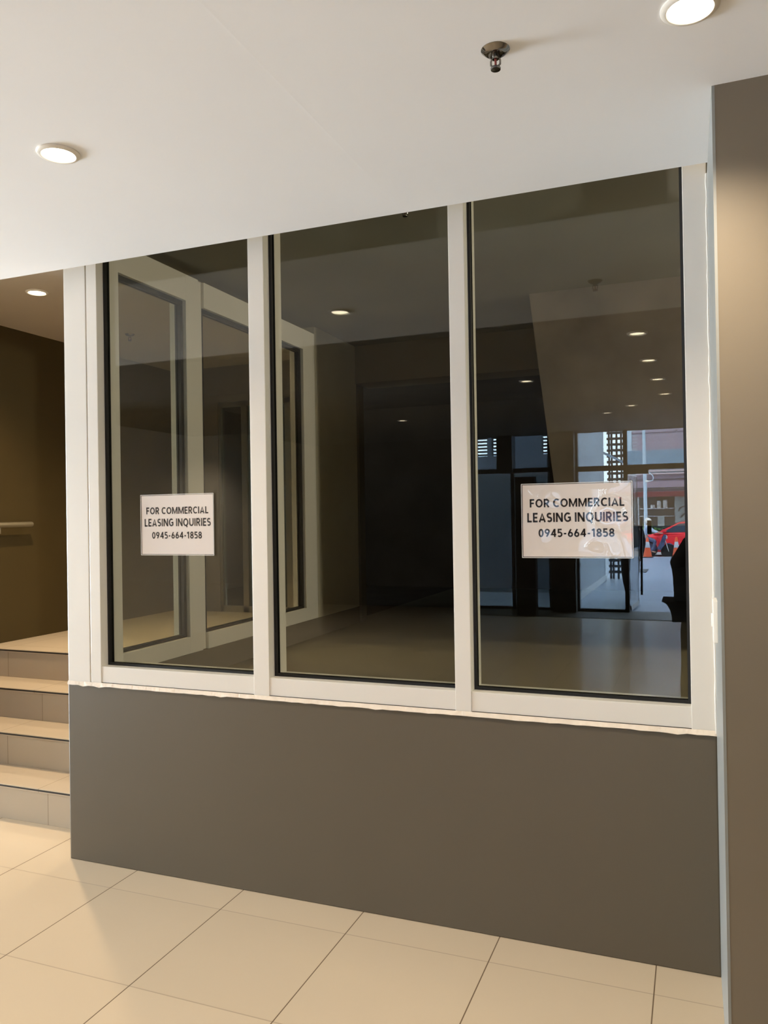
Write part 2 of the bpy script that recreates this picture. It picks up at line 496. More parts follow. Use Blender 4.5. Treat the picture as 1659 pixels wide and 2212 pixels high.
b = MB().prism([(-1.06, 3.26), (-.872, 1.62), (3.05, 1.62), (3.05, 3.26)], 2.4, 2.75, 'Y')  # hanging slab invented and cut short to set where the brown tone falls
M_stain = mat('stained_concrete', (0.24, 0.20, 0.165), .9, .2, var=.22, vscale=2.6, bump=.2, bscale=12)
struct(b.build('wall_back', M_stain), 'made-up stained concrete slab giving the brown tone behind the third window bay', 'wall')

# ------------------------------------------------------------------ notices taped to the glass
ARC = lambda cx, cy, rx, ry, a0, a1, n=10: [(cx + rx * math.cos(math.radians(a0 + (a1 - a0) * k / n)), cy + ry * math.sin(math.radians(a0 + (a1 - a0) * k / n))) for k in range(n + 1)]
GLYPH = {   # width, strokes of a bold sans serif letter one unit high
    'F': (.52, [[(.08, 0), (.08, 1)], [(.0, .92), (.52, .92)], [(.08, .5), (.47, .5)]]),
    'O': (.82, [ARC(.41, .5, .33, .42, 0, 360, 28)]),
    'Q': (.84, [ARC(.41, .5, .33, .42, 0, 360, 28), [(.46, .12), (.66, -.14)]]),
    'R': (.62, [[(.08, 0), (.08, 1)], [(.0, .92), (.30, .92)] + ARC(.30, .69, .22, .23, 90, -90) + [(.08, .46)], [(.30, .46), (.55, 0)]]),
    'C': (.70, [ARC(.41, .5, .33, .42, 48, 312, 22)]),
    'G': (.76, [ARC(.41, .5, .33, .42, 50, 318, 22) + [(.67, .22), (.67, .48)], [(.42, .48), (.75, .48)]]),
    'M': (.92, [[(.08, 0), (.08, 1)], [(.10, .96), (.46, .10), (.82, .96)], [(.84, 0), (.84, 1)]]),
    'N': (.74, [[(.08, 0), (.08, 1)], [(.10, .96), (.64, .04)], [(.66, 0), (.66, 1)]]),
    'E': (.52, [[(.08, 0), (.08, 1)], [(.0, .92), (.52, .92)], [(.08, .5), (.48, .5)], [(.0, .08), (.52, .08)]]),
    'I': (.16, [[(.08, 0), (.08, 1)]]),
    'L': (.50, [[(.08, 0), (.08, 1)], [(.0, .08), (.50, .08)]]),
    'A': (.74, [[(.06, 0), (.37, .95), (.68, 0)], [(.18, .27), (.56, .27)]]),
    'S': (.58, [ARC(.29, .71, .21, .21, 35, 262, 14) + ARC(.29, .29, .22, .21, 80, -145, 14)]),
    'U': (.72, [[(.08, 1), (.08, .36)] + ARC(.36, .36, .28, .28, 180, 360, 14) + [(.64, 1)]]),
    '0': (.60, [ARC(.30, .5, .22, .42, 0, 360, 26)]),
    '1': (.42, [[(.26, 0), (.26, 1)], [(.28, .94), (.02, .78)]]),
    '4': (.64, [[(.46, 0), (.46, 1)], [(.44, .94), (.08, .30), (.64, .30)]]),
    '5': (.58, [[(.52, .92), (.13, .92), (.11, .55)] + ARC(.27, .32, .24, .25, 112, -140, 14)]),
    '6': (.60, [ARC(.30, .31, .22, .23, 0, 360, 22), [(.095, .36), (.20, .66), (.38, .96)]]),
    '9': (.60, [ARC(.30, .69, .22, .23, 0, 360, 22), [(.505, .64), (.40, .34), (.22, .04)]]),
    '8': (.58, [ARC(.29, .72, .19, .20, 0, 360, 20), ARC(.29, .28, .22, .21, 0, 360, 20)]),
    '-': (.38, [[(.04, .40), (.34, .40)]]),
}

def text_mesh(s, height, width, loc, matl, parent, name, stroke=.192, gap=.15, space=.30):
    """lettering printed on the page: each letter is laid out from its strokes"""
    bm = bmesh.new()
    x = 0
    h = stroke / 2
    for ch in s:
        if ch == ' ':
            x += space; continue
        wd, strokes = GLYPH[ch]
        for st_ in strokes:
            P = [Vector((p[0] + x, p[1])) for p in st_]
            closed = (P[0] - P[-1]).length < 1e-5
            if closed: P = P[:-1]
            n_ = len(P)
            L, R_ = [], []
            for i in range(n_):
                a = P[i - 1] if (i > 0 or closed) else None
                c = P[(i + 1) % n_] if (i < n_ - 1 or closed) else None
                d0 = (P[i] - a).normalized() if a is not None else None
                d1 = (c - P[i]).normalized() if c is not None else None
                d = (d0 + d1).normalized() if d0 is not None and d1 is not None else (d0 if d0 is not None else d1)
                nn = Vector((-d.y, d.x))
                k = 1.0
                if d0 is not None and d1 is not None:
                    k = 1 / max(.55, nn.dot(Vector((-d0.y, d0.x))))
                L.append(P[i] + nn * h * k); R_.append(P[i] - nn * h * k)
            vl = [bm.verts.new((p.x, 0, min(1.0, p.y) if ch in 'AM' else p.y)) for p in L]; vr = [bm.verts.new((p.x, 0, min(1.0, p.y) if ch in 'AM' else p.y)) for p in R_]
            for i in range(n_ if closed else n_ - 1):
                j = (i + 1) % n_
                bm.faces.new((vl[i], vl[j], vr[j], vr[i]))
        x += wd + gap
    tot = x - gap
    pl = root_loc(parent)
    for v in bm.verts:
        v.co = Vector((loc[0] + (v.co.x / tot - .5) * width, loc[1], loc[2] + (v.co.z - .5) * height)) - pl
    me = bpy.data.meshes.new(name); bm.to_mesh(me); bm.free()
    me.materials.append(matl)
    q = bpy.data.objects.new(name, me); COL.objects.link(q); q.parent = parent
    return q

def notice(x0, x1, z0, z1, label, wob):
    t = thing('notice', ((x0 + x1) / 2, GY - .008, z0), label, 'notice', 'leasing notices on the shop window')
    cx = (x0 + x1) / 2
    y = GY - .0125
    MB().box(x0 + .004, x1 - .004, y, y + .002, z0 + .004, z1 - .004).build('paper', M_paper, t)
    k = (x1 - x0) / .432
    text_mesh('FOR COMMERCIAL', .0335, .368 * k, (cx + .002, y - .0006, z1 - .0785), M_ink, t, 'text_line')
    text_mesh('LEASING INQUIRIES', .0375, .392 * k, (cx + .003, y - .0006, z1 - .1365), M_ink, t, 'text_line')
    text_mesh('0945-664-1858', .0325, .295 * k, (cx - .001, y - .0006, z1 - .199), M_ink, t, 'text_line')
    # clear sleeve: a rippled film just in front of the paper
    b = MB()
    nx, nz = 26, 18
    vs = []
    for i in range(nx + 1):
        for j in range(nz + 1):
            u, v = i / nx, j / nz
            e = min(u, 1 - u, v, 1 - v)
            dy = wob * (math.sin(9 * u + 5 * v) * math.sin(7 * v - 3 * u) * .5 + .5) * min(1, e * 8)
            vs.append(b.bm.verts.new((x0 + u * (x1 - x0) + (rnd.uniform(-.0008, .0008) if i in (0, nx) else 0), y - .0015 - dy, z0 + v * (z1 - z0))))
    for i in range(nx):
        for j in range(nz):
            a = i * (nz + 1) + j
            b.bm.faces.new((vs[a], vs[a + nz + 1], vs[a + nz + 2], vs[a + 1]))
    b.build('plastic_sleeve', M_sleeve, t, True)
    b = MB()
    for (xa, za), (xb, zb) in (((x0, z0), (x0, z1)), ((x0, z1), (x1, z1)), ((x1, z1), (x1, z0)), ((x1, z0), (x0, z0))):
        b.tube([(xa + (xb - xa) * q / 14, y - .001 + rnd.uniform(-.0006, .0006), za + (zb - za) * q / 14) for q in range(15)], .0016, 6)
    b.build('sleeve_edge', M_film, t, True)
    return t
notice(-.657, -.2245, 1.534, 1.8325, 'white leasing notice in a crinkled plastic sleeve on the third window bay', .0035)
notice(-2.5575, -2.134, 1.5385, 1.8345, 'white leasing notice in a flat plastic sleeve on the first window bay', .0012)

# ------------------------------------------------------------------ downlights and sprinklers
def downlight(x, y, z, label, power=LAMP_W, col=LAMP_COLOR, r=.07, cone=130, group='round recessed downlights'):
    t = thing('downlight', (x, y, z), label, 'ceiling light', group)
    b = MB().lathe([(r * .70, .004), (r * .72, -.004), (r * .80, -.010), (r * .93, -.009), (r, -.004), (r, .0)], (x, y, z), 40)
    # open the centre: remove the two cap faces
    caps = [f for f in b.bm.faces if len(f.verts) > 4]
    bmesh.ops.delete(b.bm, geom=caps, context='FACES_ONLY')
    b.build('trim_ring', M_ring, t, True)
    MB().lathe([(.0, -.0025), (r * .71, -.0025), (r * .71, .0), (.0, .0)], (x, y, z), 40).build('diffuser', M_diff, t)
    ld = bpy.data.lights.new('downlight_beam', 'SPOT')
    ld.energy = power; ld.color = col; ld.spot_size = math.radians(cone); ld.spot_blend = 1.0; ld.shadow_soft_size = .04
    lo = bpy.data.objects.new('downlight_beam', ld); COL.objects.link(lo)
    lo.parent = t; lo.location = (0, 0, -.014)
    return t
downlight(.010, -1.056, zc, 'bright round downlight at the top right, in front of the brown pilaster', LAMP_W * .76)
downlight(-1.979, -1.066, zc, 'bright round downlight in the white ceiling above the left window bay', LAMP_W * .64)
downlight(-3.965, .815, 3.21, 'round downlight in the landing ceiling above the steps', LAMP_W * 1.6, (1.0, .76, .48))
downlight(-3.22, 2.42, 3.21, 'added landing fill light hidden by the first window mullion', LAMP_W * 1.1, (1.0, .80, .55))  # extra lamp added out of sight to brighten the landing
for x, y, z, l in ((-.35, -2.45, zc, 'highest of the row of downlights mirrored in the third window bay'),
                   (-.33, -3.50, zc, 'second downlight down the row mirrored in the third window bay'),
                   (-.30, -4.50, zc, 'third downlight down the row mirrored in the third window bay'),
                   (-.27, -5.50, zc, 'fourth downlight down the row mirrored in the third window bay'),
                   (-.66, -6.27, zc, 'lone mirrored downlight just left of the lowest of the row'),
                   (-1.44, -4.05, zc, 'mirrored downlight near the slanted edge in the third window bay'),
                   (-3.51, -6.33, zc, 'faint mirrored downlight in the dark part of the middle bay'),
                   (-4.30, -4.05, zc, 'added lobby fill light hidden behind the left mullion in the reflection'),  # lamp added out of view to light the left lobby wall
                   (-6.10, -7.05, 3.13, 'added unseen lobby fill light near the beige end wall'),  # another added lamp, washing the end wall so its reflection shows
                   (-1.13, -8.25, 3.13, 'mirrored downlight just above the glass entrance')):
    downlight(x, y, z, l, LAMP_W * (2.2 if x < -4 else .35))

def sprinkler(x, y, z, label):
    t = thing('sprinkler', (x, y, z), label, 'sprinkler', 'ceiling sprinkler heads')
    MB().lathe([(.0, -.014), (.018, -.014), (.025, -.0125), (.032, -.007), (.036, -.003), (.0385, -.001), (.0385, 0), (0, 0)], (x, y, z), 32).build('escutcheon', M_chrome, t, True)
    b = MB().tube([(x, y, z - .012), (x, y, z - .026)], .009, 12)
    for s in (-1, 1):
        b.tube([(x + s * .008, y, z - .02), (x + s * .0125, y, z - .030), (x + s * .0125, y, z - .040), (x + s * .004, y, z - .049)], .0028, 8)
    b.build('frame_arms', M_chrome, t, True)
    MB().tube([(x, y, z - .026), (x, y, z - .046)], .0032, 8).build('glass_bulb', mat('bulb_red', (.28, .05, .04), .1, .6), t, True)
    b = MB().lathe([(.0, -.047), (.012, -.047), (.014, -.050), (.013, -.054), (.0, -.055)], (x, y, z), 20)
    b.build('deflector', M_chrome, t, True)
sprinkler(-.476, -1.067, zc, 'chrome sprinkler head on the white ceiling left of the bright top right downlight')
sprinkler(-4.208, 2.02, 3.21, 'sprinkler head on the landing ceiling seen through the first bay')
sprinkler(-1.32, .559, 3.26, 'small sprinkler head at the very top of the middle bay')

# small white box on the pilaster edge
t = thing('wall_switch', (.0625, -.27, 1.28), 'narrow white switch box on the grey pilaster edge beside the window', 'switch')
MB().box(.050, .0655, -.325, -.215, 1.275, 1.415, .003).build('box', M_white, t)
MB().box(.0455, .0505, -.295, -.245, 1.325, 1.365, .002).build('rocker', M_white, t)
MB().box(.0655, .067, -.33, -.21, 1.27, 1.42).build('back_plate', M_black, t)

exec_later = []
# ------------------------------------------------------------------ glass entrance behind the camera (seen as reflections)
M_alu = mat('dark_bronze_frame', (0.035, 0.03, 0.027), .4, .4)
M_col = mat('dark_brown_column', (0.06, 0.05, 0.042), .5, .4, var=.06)
M_spandrel = mat('dark_blue_grey_panel', (0.045, 0.052, 0.062), .3, .5, var=.05)
YF = -10.85
f = thing('window_3', (-1.5, YF, 0), 'dark framed glass entrance front mirrored in the third bay', 'window', None, S)
b = MB()
for x0, x1 in ((-3.86, -3.80), (-1.925, -1.89), (-1.13, -1.06), (1.2, 1.28)):
    b.box(x0, x1, YF - .06, YF + .06, 0, 3.13, .004)
b.box(-1.89, 1.2, YF - .05, YF + .05, 2.44, 2.53, .004)
b.box(-3.80, -2.335, YF - .05, YF + .05, 2.46, 2.54, .004); b.box(-3.80, -2.335, YF - .05, YF + .05, 0, .05); b.box(-3.08, -3.02, YF - .05, YF + .05, .05, 2.46)
b.box(-1.89, -1.13, YF - .05, YF + .05, 0, .05)
b.build('frame', M_alu, f)
MB().box(-1.08, -.72, YF - .05, YF + .07, 2.37, 2.45, .004).build('door_closer', M_alu, f)
for x0, x1, z0, z1 in ((-1.89, -1.13, .05, 2.44), (-1.89, -1.13, 2.53, 3.13), (-1.06, 1.2, 2.53, 3.13), (-3.80, -3.05, .05, 2.46), (-3.05, -2.335, .05, 2.46), (-3.80, -3.31, 2.54, 3.13), (-3.03, -2.335, 2.54, 3.13)):
    MB().box(x0, x1, YF - .005, YF + .005, z0, z1).build('pane', M_glass if z1 < 2.5 and x0 < -2.5 else M_clear, f)
struct(MB().box(-3.31, -3.03, YF - .15, YF + .15, 2.46, 3.13).build('trim_5', M_alu), 'wide dark mullion in the high strip of panes', 'trim')
struct(MB().box(-2.335, -1.925, YF - .25, YF + .28, 0, 3.19, .006).build('wall_rear', M_col), 'dark brown square column beside the glass entrance', 'wall')
struct(MB().box(-7.2, -3.86, YF - .06, YF + .06, 0, 2.46).build('wall_rear', M_spandrel), 'dark blue grey wall panel left of the glazing', 'wall')
b = MB(); b.box(-7.2, -3.86, YF - .1, YF + .06, 2.46, 3.19); b.box(1.28, 7.2, YF - .1, YF + .06, 0, 3.19); b.box(-7.2, 7.2, YF - .1, YF + .06, 3.13, 3.3)
struct(b.build('wall_rear', M_col), 'dark wall around the glass entrance', 'wall')
struct(MB().box(-3.8, 1.28, YF - .14, -9.9, -.1, .006).build('trim_6', M_col), 'dark threshold strip in front of the glass entrance', 'trim')
struct(MB().box(-2.82, -2.50, -10.15, -9.95, 0, 2.34).build('door_3', M_black), 'black door standing left of the column in the reflection', 'door')
d = thing('door_2', (-1.06, YF, 0), 'open glass door leaf of the entrance with long dark pull bar', 'door', None, S)
# leaf swung outward, seen almost edge-on
hx, hy = -1.05, YF - .05
ex, ey = -.985, YF - 1.12
u = Vector((ex - hx, ey - hy, 0)).normalized(); nrm = Vector((-u.y, u.x, 0))
def leaf(a0, a1, z0, z1, th, name, m):
    b = MB().box(0, a1 - a0, -th / 2, th / 2, z0, z1)
    mt = Matrix(((u.x, nrm.x, 0, hx + u.x * a0), (u.y, nrm.y, 0, hy + u.y * a0), (0, 0, 1, 0), (0, 0, 0, 1)))
    b.bm.transform(mt)
    return b.build(name, m, d)
M_edgeglass = mat('green_glass_edge', (0.30, 0.45, 0.45), .15, .6)
leaf(.0, 1.06, .10, 2.36, .010, 'pane', M_clear)
leaf(1.06, 1.075, .10, 2.36, .014, 'glass_edge', M_edgeglass)
leaf(.0, 1.06, .03, .10, .03, 'bottom_rail', M_steel)
MB().tube([(-.862, YF + .02, .31), (-.845, YF + .02, 1.62)], .019).build('door_handle', M_alu, d, True)
MB().box(-.755, -.685, YF - .01, YF + .03, 1.345, 1.575, .004).build('lock_box', M_alu, d)

# upper floors of this building (they shade the forecourt)
M_bld = mat('pale_concrete', (0.42, 0.45, 0.50), .8, .2, var=.05)
struct(MB().box(-14, 14, -11.0, 8, 3.31, 30).build('wall_upper', M_bld), 'upper floors above the lobby', 'wall')
struct(MB().box(-9, -7.6, -10.9, -3.5, 0, 3.3).build('wall_outer', M_bld), 'outer wall left of the lobby', 'wall')

# ------------------------------------------------------------------ forecourt and street
M_pave = tile_mat('blue_grey_paving', (0.36, 0.42, 0.53), 0, -11, 1.2, 1.0, (.2, .2, .2), .01, .03, .3, .6, .35)
M_road = mat('pale_asphalt', (0.40, 0.40, 0.41), .8, .2, var=.06)
M_kerb = mat('white_kerb', (0.85, 0.86, 0.88), .6, .3)
M_conc = mat('blue_grey_concrete', (0.37, 0.41, 0.47), .6, .3, var=.07, vscale=1.5)
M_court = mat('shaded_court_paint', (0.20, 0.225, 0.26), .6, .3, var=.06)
M_slat = mat('dark_slat', (0.05, 0.055, 0.06), .5, .4)
M_pale = mat('pale_blue_paint', (0.52, 0.66, 0.78), .5, .4)
M_band = mat('steel_blue_paint', (0.17, 0.27, 0.37), .6, .3, var=.03)
M_mauve = mat('mauve_grey_panel', (0.31, 0.25, 0.32), .5, .4, var=.04)
M_maroon = mat('maroon_cloth', (0.16, 0.035, 0.05), .8, .2)
M_shop = mat('dark_shop_front', (0.06, 0.062, 0.065), .4, .4, var=.15)
M_greyposter = mat('grey_green_sheet', (0.34, 0.39, 0.39), .5, .3, var=.08, vscale=4)
M_orange = mat('cone_orange', (0.85, 0.12, 0.035), .45, .4)
M_coneband = mat('cone_band_grey', (0.62, 0.64, 0.68), .4, .5)
M_red = mat('car_red', (0.80, 0.035, 0.045), .2, .6, coat=.6)
M_tyre = mat('tyre_rubber', (0.015, 0.015, 0.016), .7, .3)
M_navy = mat('navy_paint', (0.07, 0.09, 0.17), .3, .5)
M_leaf = mat('leaf_green', (0.16, 0.30, 0.07), .6, .3, var=.3, vscale=20)

struct(MB().box(-14, 14, -28.75, -11.0, -.15, -.01).build('floor', M_pave), 'blue grey paved forecourt between entrance and street', 'floor')
struct(MB().box(-30, 30, -36, -28.9, -.3, -.14).build('floor', M_road), 'sunlit pale street beyond the forecourt', 'road')
struct(MB().box(-30, 30, -28.9, -28.75, -.3, -.005).build('trim_7', M_kerb), 'white kerb at the street edge', 'kerb')
struct(MB().box(-30, 30, -45, -36, -.3, -.02).build('floor', M_pave), 'pavement in front of the shop across the street', 'floor')
tag(MB().box(-1.70, -1.32, -21.7, -20.5, -.01, .006).build('door_mat', M_slat), 'dark mat on the forecourt paving', 'mat')

struct(MB().box(-2.45, -2.15, -17.6, -11.0, 0, 5.2).build('wall_outer', M_conc), 'pale blue grey concrete wall along the forecourt', 'wall')
struct(MB().box(-2.15, -2.12, -17.6, -11.0, 0, .13).build('baseboard_outer', M_kerb), 'pale skirting along the concrete wall', 'baseboard')
# shaded court left of that wall with three bright louvred openings
b = MB()
ops = [(-4.56, -4.30), (-4.20, -4.04), (-3.08, -2.87)]
xs = [-7.5] + [v for o_ in ops for v in o_] + [-2.45]
for k in range(0, len(xs), 2): b.box(xs[k], xs[k + 1], -14.2, -14, 0, 5.2)
for a, c in ops:
    b.box(a, c, -14.2, -14, 0, 3.02); b.box(a, c, -14.2, -14, 3.45, 5.2)
struct(b.build('wall_outer', M_court), 'shaded blue grey court wall with small louvred openings', 'wall')
for i, (a, c) in enumerate(ops):
    t = thing('louvre_vent', ((a + c) / 2, -14.1, 3.02), ['leftmost louvred opening beside the mullion in the mirrored court wall', 'narrow louvred opening left of the wide dark mullion', 'louvred opening beside the dark column'][i], 'louvre', 'louvred openings of the court wall')
    for k in range(6):
        z = 3.04 + k * .075
        MB().box(a, c, -14.16, -14.02, z, z + .032).build('slat', M_slat, t)

ls = thing('louvre_screen', (-1.9, -18, 0), 'tall slatted screen of dark posts at the end of the concrete wall', 'screen')
for x in (-2.05, -1.985, -1.86, -1.745, -1.63):
    MB().box(x - .022, x + .022, -18.05, -17.95, 0, 5.2).build('post', M_slat, ls)
for k in range(34):
    z = .15 + k * .15
    MB().box(-2.1, -1.62, -17.94, -17.92, z, z + .065).build('slat', M_slat, ls)
b = MB().box(-.30, .30, -.01, .01, -.03, .03)
b.bm.transform(Matrix.Translation((-1.93, -17.88, 3.14)) @ Matrix.Rotation(math.radians(28), 4, 'Y'))
tag(b.build('diagonal_brace', M_pale), 'pale diagonal bar crossing the dark slatted screen', 'brace')

# building across the street
bd = thing('street_building', (2.5, -38, 0), 'grey shop building with maroon awning across the street', 'building')
MB().box(-3.2, 12, -44, -38.6, 0, 9).build('wall', M_bld, bd)
MB().box(-2.7, 12, -38.6, -38.2, 2.72, 3.58).build('fascia', M_mauve, bd)
MB().box(-2.7, 12, -38.25, -38.05, 3.60, 3.64).box(-2.7, 12, -38.25, -38.05, 3.74, 3.79).build('fascia_rail', mat('pink_white_rail', (.75, .62, .66), .4, .4), bd)
MB().box(-2.7, 12, -38.19, -38.15, 3.33, 3.36).box(-2.7, 12, -38.19, -38.15, 2.90, 2.94).box(-2.7, 12, -38.19, -38.15, 2.80, 2.84).build('fascia_joint', M_slat, bd)
MB().prism([(-38.2, 2.74), (-37.4, 2.70), (-37.4, 2.47), (-37.42, 2.47), (-37.44, 2.68), (-38.2, 2.72)], -2.7, 12, 'X').build('awning', M_maroon, bd)
MB().box(-2.6, 12, -38.6, -38.4, .0, 2.47).build('shop_front', M_shop, bd)
MB().box(-2.55, -.95, -38.4, -38.2, 1.87, 1.92).box(-2.55, -.95, -38.4, -38.2, 1.5, 1.53).build('shelf', M_coneband, bd)
sh = MB().box(-.92, -.2, -38.35, -38.3, .6, 2.47)
sh.build('grey_panel', M_greyposter, bd)
b = MB()
for r_, cx_, cz_ in ((.28, -.45, 1.7), (.22, -.4, 1.4)):
    b.tube([(cx_ + r_ * math.cos(a), -38.29, cz_ + r_ * math.sin(a)) for a in [PI * (.95 - .8 * k / 10) for k in range(11)]], .035, 8)
b.build('leaf_motif', M_shop, bd, True)
MB().box(-2.9, 12, -36, -34, 3.76, 4.5).build('balcony_front', M_band, bd)
MB().box(-2.9, -2.6, -34.3, -34, 4.5, 6.2).build('column', M_pale, bd)
for k in range(5):
    MB().box(-2.6, 12, -34.10, -34.06, 4.62 + k * .15, 4.70 + k * .15).build('rail', M_mauve, bd)
MB().box(-.72, -.66, -34.12, -34.0, 4.5, 5.4).box(-2.6, 12, -34.12, -34, 5.3, 5.36).build('rail_post', M_mauve, bd)
MB().box(-2.6, 12, -38.6, -37.9, 4.5, 6.2).build('balcony_wall', M_mauve, bd)
# items on the shop shelf
for x, z, wx, hz, nm, lb in ((-1.94, 1.92, .22, .17, 'white_tub', 'low white tub on the shop shelf across the street'),
                            (-1.65, 1.92, .20, .36, 'white_canister', 'left tall pale canister on the shop shelf'),
                            (-1.36, 1.92, .22, .40, 'white_canister', 'right tall pale canister on the shop shelf')):
    t = thing(nm, (x, -38.28, z), lb, 'container', 'containers on the shop shelf')
    b = MB().lathe([(0, 0), (wx * .5, 0), (wx * .5, hz * .85), (wx * .42, hz * .9)], (x, -38.28, z), 20)
    b.build('body', M_white, t, True)
    MB().lathe([(wx * .45, hz * .88), (wx * .45, hz), (0, hz)], (x, -38.28, z), 20).build('lid', M_coneband, t, True)
tag(MB().box(-1.72, -1.40, -38.22, -38.2, 1.02, 1.5).build('poster', M_greyposter), 'pale sheet hanging below the shop shelf', 'poster')
# hedge in front of the shop
t = thing('planter_hedge', (-1.6, -36.4, 0), 'bright green clipped hedge in a trough behind the red car', 'plant')
MB().box(-2.3, -.9, -36.6, -36.2, -.02, .55, .02).build('trough', M_conc, t)
b = MB()
for k in range(260):
    x = rnd.uniform(-2.28, -.92); y = rnd.uniform(-36.6, -36.2); z = rnd.uniform(.5, 1.02 + .1 * math.sin(x * 5))
    a = Vector((rnd.uniform(-1, 1), rnd.uniform(-1, 1), rnd.uniform(-.3, 1))).normalized() * .13
    s = a.cross(Vector((rnd.uniform(-1, 1), rnd.uniform(-1, 1), 0))).normalized() * .04
    c = Vector((x, y, z))
    vv = [b.bm.verts.new(p) for p in (c, c + a * .5 + s, c + a, c + a * .5 - s)]
    b.bm.faces.new(vv)
b.build('leaves', M_leaf, t)

# lamp post with a curved arm
t = thing('lamp_post', (-1.86, -30.5, -.14), 'pale blue street pole rising beside the red car', 'lamp post')
MB().tube([(-1.86, -30.5, -.14), (-1.86, -30.5, 3.0), (-1.90, -30.5, 7.2)], [.075, .07, .05]).build('pole', M_pale, t, True)
MB().lathe([(.14, 0), (.14, .03), (.09, .06)], (-1.86, -30.5, -.14), 20).build('base_plate', M_pale, t, True)
MB().tube([(-1.88, -30.4, 3.45), (-1.70, -30.4, 3.33), (-1.56, -30.4, 3.2), (-1.52, -30.4, 3.1), (-1.57, -30.4, 3.0), (-1.72, -30.4, 2.97)], .018, 8).build('cable_loop', M_pale, t, True)
MB().ball((-1.77, -30.38, 2.97), (.08, .06, .045), 8).build('lamp_head', M_white, t, True)

def cone(x, y, z, label):
    t = thing('traffic_cone', (x, y, z), label, 'traffic cone', 'traffic cones at the street edge')
    MB().box(x - .2, x + .2, y - .2, y + .2, z, z + .035, .012).build('base', M_slat, t)
    MB().lathe([(.165, .03), (.15, .06), (.098, .38)], (x, y, z), 28).build('body', M_orange, t, True)
    MB().lathe([(.099, .38), (.062, .60)], (x, y, z), 28).build('reflective_band', M_coneband, t, True)
    MB().lathe([(.062, .60), (.038, .76), (.03, .765)], (x, y, z), 28).build('tip', M_orange, t, True)
cone(-1.70, -28.4, -.01, 'orange traffic cone left, in front of the motorcycle')
cone(-.66, -28.4, -.01, 'orange traffic cone right, in front of the red car door')

